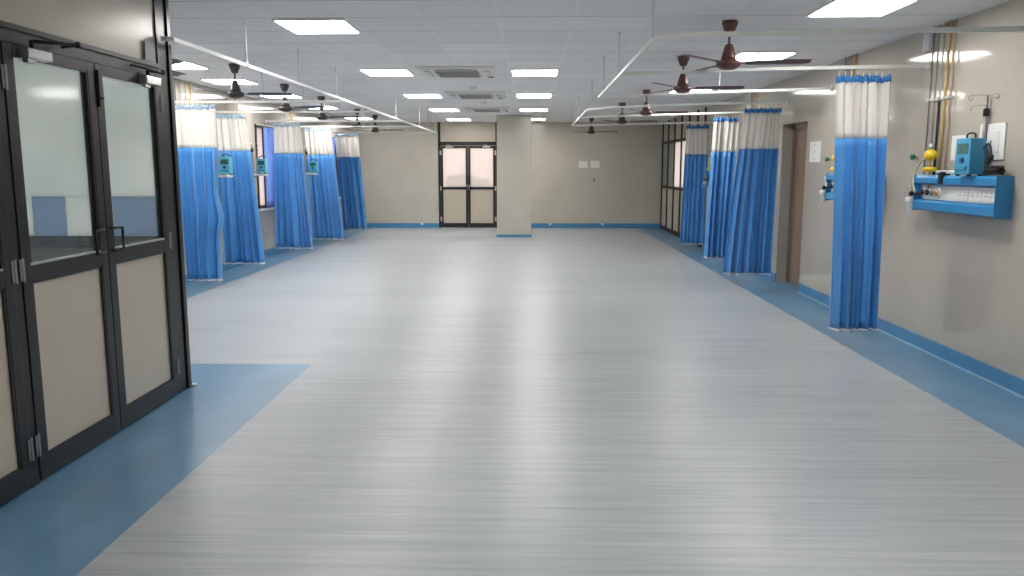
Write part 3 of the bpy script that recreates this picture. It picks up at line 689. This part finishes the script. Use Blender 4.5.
def fittings(side, yc, L, where, z=1.24):
    """flowmeter, regulator, hose at the far end of a service panel; world coordinates"""
    X = (lambda d: XR - d) if side > 0 else (lambda d: XL + d)
    yf = yc + L/2
    # yellow regulator: stacked yellow bodies on the service pipe
    y = yf-.20
    t = thing('suction_regulator', 'yellow suction regulator standing on the ' + where, 'regulator', (X(.10), y, z+.27), group=SG)
    f = new(); tube(f, [(0,0,-.085), (0,0,.26)], .010, 10); obj('stem', f, M['brass'], t)
    f = new(); lathe(f, [(.018, .155), (.046, .17), (.056, .195), (.046, .225), (.02, .245)], 20); obj('yellow_bowl', f, M['yellow'], t)
    f = new(); lathe(f, [(.045, .06), (.058, .066), (.058, .090), (.04, .098)], 20); obj('yellow_dial', f, M['yellow'], t)
    f = new(); lathe(f, [(.015, .245), (.024, .255), (.024, .28), (.010, .295)], 16); obj('steel_cap', f, M['steel'], t)
    # hose
    hs = smooth_path([(X(.10), y+.05, z+.45), (X(.11), y+.14, z+.41), (X(.12), y+.24, z+.28), (X(.13), yf-.03, z+.15)], 6)
    f = new(); o0 = hs[-1].copy(); tube(f, [p-o0 for p in hs], .007, 8)
    h = tag(obj('suction_hose', f, M['pale_tube']), 'pale yellow hose curving down at the end of the ' + where, 'hose', SG); h.location = o0
    # flowmeter with jar
    t = thing('oxygen_flowmeter', 'white and clear flowmeter jar at the end of the ' + where, 'flowmeter', (X(.15), yf+.02, z-.03), group=SG)
    f = new(); lathe(f, [(.026, 0), (.030, .01), (.030, .085), (.024, .10)], 20); obj('humidifier_jar', f, M['clear_pl'], t)
    f = new(); lathe(f, [(.032, .095), (.034, .10), (.034, .13), (.02, .14)], 20); obj('jar_lid', f, M['white_plastic'], t)
    f = new(); lathe(f, [(.013, .14), (.013, .30), (.008, .31)], 14, (0, 0, 0)); obj('flow_tube', f, M['clear_pl'], t)
    f = new(); s = side
    tube(f, [(0, 0, .17), (s*.05, -.04, .17), (s*.075, -.08, .17)], .012, 10); lathe(f, [(.018, -.045), (.022, -.035), (.018, -.012)], 14, (0, 0, .17), 'y'); obj('control_knob', f, M['rubber'], t)
    # green oxygen spigot on the wall
    t = thing('wall_spigot', 'small green spigot on the wall beyond the ' + where, 'valve', (X(0), yf+.26, z+.46), group=SG)
    f = new(); lathe(f, [(.022, -.012*side), (.022, 0)] if side > 0 else [(.022, 0), (.022, .012)], 14, (0,0,0), 'x'); obj('plate', f, M['steel'], t)
    f = new(); lathe(f, [(.010, -.01*side), (.024, -.03*side), (.024, -.05*side), (.012, -.06*side)], 14, (0,0,0), 'x'); obj('knob', f, M['green'], t)
def pipes(side, y0, y1, n, zb, where, zc=2.18, main=False):
    names = ['dark grey', 'grey', 'light grey', 'yellow', 'orange beige']
    X = XR-.022 if side > 0 else XL+.022
    for k in range(n):
        y = y0 + (y1-y0)*k/(n-1)
        t = thing('gas_pipe', '%s gas pipe rising to the ceiling %s' % (names[k], where), 'pipe', (X, y, zb), group='vertical gas pipes on the walls')
        f = new(); r = .0065 if k < 3 else (.0115 if k == 3 else .008)
        tube(f, [(0, 0, 0), (0, 0, CZ-zb)], r, 10); obj('pipe', f, PIPE[k], t)
        f = new(); box(f, -.024, .016, -.018, .018, zc-zb-.012, zc-zb+.012, .003) if side > 0 else box(f, -.016, .024, -.018, .018, zc-zb-.012, zc-zb+.012, .003)
        if side > 0: pass
        obj('clip', f, M['white_plastic'], t)
        if main and k == 2:
            f = new(); tube(f, [(0, 0, 0), (0, 0, zc-zb-.02)], .0105, 10); obj('black_sleeve', f, M['rubber'], t)
BPL = 1.24; BPY = 6.52
bed_panel(XR, BPY, 1, 'large blue bedhead service panel nearest the camera on the right wall', BPL)
fittings(1, BPY, BPL, 'nearest right service panel')
pipes(1, 7.20, 6.85, 5, 1.54, 'above the nearest right service panel', main=True)
bed_panel(XR, 8.66, 1, 'blue service panel on the right wall behind the nearest curtain', 1.2); fittings(1, 8.66, 1.2, 'panel behind the nearest right curtain')
pipes(1, 9.17, 8.85, 5, 1.54, 'above the nearest right curtain')
bed_panel(XR, 14.98, 1, 'blue service panel between the two farthest right curtains', 1.2); fittings(1, 14.98, 1.2, 'panel between the farthest right curtains')
pipes(1, 12.98, 12.7, 5, 1.54, 'above the curtain before the right doorway')
for y, w, w2 in ((11.15, 'behind the nearest left curtain', 'nearest left curtain'), (12.95, 'behind the second left curtain', 'second left curtain'), (16.0, 'behind the third left curtain', 'third left curtain')):
    bed_panel(XL, y, -1, 'blue service panel on the left wall ' + w, 1.1, 1.14)
    pipes(-1, y-.2, y+.3, 4, 1.54, 'above the ' + w2)

# ---------------------------------------------------------------- patient monitors
def monitor(x, y, z, rz, label, w=.16, dp=.13, h=.25, col='dev_cyan', name='infusion_pump', cat='infusion pump'):
    """front faces local -Y"""
    t = thing(name, label, cat, (x, y, z), rz, 'turquoise bedside devices')
    f = new(); box(f, -w/2, w/2, -dp/2, dp/2, .012, h, .008); obj('casing', f, M[col], t)
    f = new(); box(f, -w*.36, w*.36, -dp/2-.003, -dp/2+.002, h*.58, h*.86, .002); obj('screen', f, M['screen'], t)
    f = new(); lathe(f, [(.020, -dp/2-.014), (.022, -dp/2)], 20, (0, 0, h*.42), 'y'); obj('control_dial', f, pm('navy_dial', (.01, .05, .18), .4), t)
    f = new(); box(f, -w*.42, w*.34, -dp/2-.012, -dp/2, .045, h*.28, .005); obj('front_tray', f, M['panel_blue'] if col != 'dev_cyan' else M['dev_cyan'], t)
    f = new(); tube(f, smooth_path([(-w*.28, 0, h-.004), (-w*.26, 0, h+.028), (0, 0, h+.040), (w*.26, 0, h+.028), (w*.28, 0, h-.004)], 5), .008, 10); obj('carry_handle', f, M['rubber'], t)
    for sx in (-1, 1):
        for sy in (-1, 1):
            f = new(); lathe(f, [(.013, 0), (.015, .006), (.012, .014)], 12, (sx*w*.38, sy*dp*.36, 0)); obj('foot', f, M['rubber'], t)
    return t
monitor(3.35, 6.29, 1.54, -PI/2+.10, 'blue infusion pump with black carry handle on the nearest right service panel', .18, .12, .285, 'dev_cyan')
def iv_pole(x, y, z0, z1, label, s=1):
    t = thing('drip_pole', label, 'drip pole', (x, y, z0), 0, 'drip poles beside the service panels')
    H = z1-z0
    f = new(); tube(f, [(0, 0, 0), (0, 0, H*.80)], .015, 12); tube(f, [(0, 0, H*.6), (0, 0, H)], .009, 12); obj('pole', f, M['chrome_dull'], t)
    f = new(); lathe(f, [(.016, H*.78-.03), (.022, H*.78-.02), (.022, H*.78+.02), (.016, H*.78+.03)], 16); obj('clamp_collar', f, M['rubber'], t)
    for d in (Vector((-s*1.0, .1, 0)), Vector((s*(-.12), -1.35, 0))):
        f = new()
        q = [Vector((0, 0, H-.006)), d*.06+Vector((0, 0, H+.002)), d*.11+Vector((0, 0, H-.002)), d*.135+Vector((0, 0, H-.02)), d*.12+Vector((0, 0, H-.038)), d*.10+Vector((0, 0, H-.028))]
        tube(f, smooth_path(q, 4), .0035, 8); obj('hook', f, M['steel'], t)
    d = Vector((-s*1, -.3, 0)); f = new()
    q = [Vector((0, 0, H-.07)), d*.08+Vector((0, 0, H-.075)), d*.13+Vector((0, 0, H-.085)), d*.15+Vector((0, 0, H-.10)), d*.135+Vector((0, 0, H-.115))]
    tube(f, smooth_path(q, 4), .0035, 8); obj('hook', f, M['steel'], t)
    f = new(); box(f, -.03, .03, -.02, .02, .0, .045, .004); obj('mounting_clamp', f, M['chrome_dull'], t)
    return t
iv_pole(3.44, 6.28, 1.56, 2.145, 'grey drip pole with hooks standing behind the blue infusion pump')
for x, y, zs, wx, l, w in ((-4.31, 11.3, 1.49, -4.46, 'turquoise infusion pump on the shelf between the first two left curtains', 'first'),
                      (-4.50, 13.4, 1.49, -4.66, 'turquoise infusion pump in front of the left window', 'window'),
                      (-4.29, 15.8, 1.49, -4.42, 'turquoise infusion pump between the third and fourth left curtains', 'third')):
    monitor(x, y, zs+.015, 0, l, .15, .12, .25 if y < 15 else .23, 'dev_light')
    t = thing('instrument_shelf', 'white wall shelf under the turquoise pump ' + {'first': 'nearest the corner post', 'window': 'in front of the left window', 'third': 'by the fourth left curtain'}[w], 'shelf', (XL, y, zs-.02), group='white pump shelves on the left wall')
    f = new(); box(f, .0, x-XL+.055, -.11, .11, 0, .035, .006); obj('board', f, M['white_plastic'], t)
    f = new(); box(f, 0, .02, -.05, .05, -.02, .0, .004); tube(f, [(.16, 0, -.02), (x-XL-.05, 0, 0)], .01); obj('bracket', f, M['chrome_dull'], t)
    iv_pole(wx, y, zs+.02, 2.0, 'drip pole beside the turquoise pump ' + {'first': 'nearest the corner post', 'window': 'in front of the left window', 'third': 'by the fourth left curtain'}[w], -1)
# cables, clamps and bar on the near panel
random.seed(4)
f = new(); o0 = Vector((3.39, 6.02, 1.55))
for c in range(4):
    q = []
    for k in range(12):
        a = k*1.35 + c; q.append(Vector((.035*math.sin(a*1.3+c), .085*math.cos(a)+random.uniform(-.015, .015), .035+.028*math.sin(a*.9+c*2))))
    q.append(Vector((.02, .10, .012+.01*c))); tube(f, smooth_path(q, 4), .006, 7)
c = tag(obj('power_cable', f, M['rubber']), 'tangled black power cable lying beside the blue infusion pump', 'cable'); c.location = o0
f = new(); q = [(3.40, 6.205, 1.74), (3.40, 6.14, 1.78), (3.40, 6.10, 1.74), (3.40, 6.10, 1.66), (3.40, 6.14, 1.60)]; o0 = Vector(q[-1])
tube(f, smooth_path([Vector(p)-o0 for p in q], 6), .006, 8); lathe(f, [(.016, .055), (.022, .065), (.022, .09), (.014, .10)], 14, (0, -.04, 0))
c = tag(obj('sensor_lead', f, M['rubber']), 'black lead looping out of the side of the blue infusion pump', 'cable'); c.location = o0
t = thing('clamp_bar', 'short white bar lying on the nearest right service panel', 'bar', (3.37, 6.62, 1.54))
f = new(); tube(f, [(0, -.16, .028), (0, .19, .028)], .014, 12); obj('bar', f, M['white_plastic'], t)
f = new(); box(f, -.03, .03, .03, .09, 0, .03, .005); box(f, -.045, .01, .035, .085, -.07, .012, .005); obj('clamp', f, M['rubber'], t)
# wall plates
def plate(x, y0, y1, z0, z1, label, holes=0, name='switch_plate', cat='switch plate'):
    t = thing(name, label, cat, (x, (y0+y1)/2, z0)); w = (y1-y0)/2; h = z1-z0
    f = new(); box(f, -.012, 0, -w, w, 0, h, .004); obj('cover', f, M['white_plastic'], t)
    for k in range(max(holes, 1)):
        f = new(); zc = h*(k+.5)/max(holes, 1); s = .3*h/max(holes, 1)
        box(f, -.016, -.012, -w*.62, w*.62, zc-s, zc+s, .002); obj('rocker', f, M['white_plastic'], t)
        if holes:
            g = new(); lathe(g, [(.012, -.0175), (.012, -.016)], 10, (0, 0, zc), 'x'); obj('indicator', g, M['grey_slat'], t)
plate(XR, 9.83, 10.2, 1.67, 1.92, 'tall white switch plate on the right wall beside the doorway', 3)
plate(XR, 6.53, 6.79, 1.66, 1.86, 'small white wall plate left of the blue infusion pump', 1)
plate(XR, 6.04, 6.38, 1.66, 1.93, 'larger white wall plate behind the drip pole', 1)
t = thing('junction_box', 'pale junction box under the ceiling beside the gas pipes', 'junction box', (XR, 7.30, 2.60))
f = new(); box(f, -.035, 0, -.07, .07, 0, .17, .005); obj('body', f, M['paper'], t); f = new(); box(f, -.040, -.035, -.06, .06, .01, .16, .002); obj('lid', f, M['paper'], t)
# far wall plates and sockets
for x, l in ((1.37, 'left one of the two pale switch plates on the far wall'), (1.675, 'right one of the two pale switch plates on the far wall')):
    t = thing('switch_plate', l, 'switch plate', (x, YB, 1.60), group='pale plates on the far wall')
    f = new(); box(f, -.12, .12, -.012, 0, 0, .185, .003); obj('cover', f, M['white_plastic'], t)
    for k in range(3):
        f = new(); box(f, -.10+k*.07, -.045+k*.07, -.017, -.012, .045, .14, .002); obj('rocker', f, M['white_plastic'], t)
t = thing('wall_hook', 'small dark fitting on the far wall below the two plates', 'hook', (1.66, YB, 1.24))
f = new(); box(f, -.03, .03, -.008, 0, 0, .07, .002); obj('plate', f, M['grey_slat'], t); f = new(); tube(f, [(0, -.008, .03), (0, -.03, .03), (0, -.035, .045)], .006); obj('peg', f, M['steel'], t)
for x, l in ((-2.96, 'left of the far double door'), (.50, 'near the column'), (1.9, 'below the two far plates')):
    t = thing('cable_outlet', 'small cable outlet on the far skirting ' + l, 'cable outlet', (x, YB-.012, .08), group='outlets along the far skirting')
    f = new(); box(f, -.03, .03, -.02, 0, 0, .06, .003); obj('box', f, M['white_plastic'], t); f = new(); tube(f, [(0, -.01, .055), (0, -.014, .13)], .006); obj('cable_stub', f, M['grey_slat'], t)
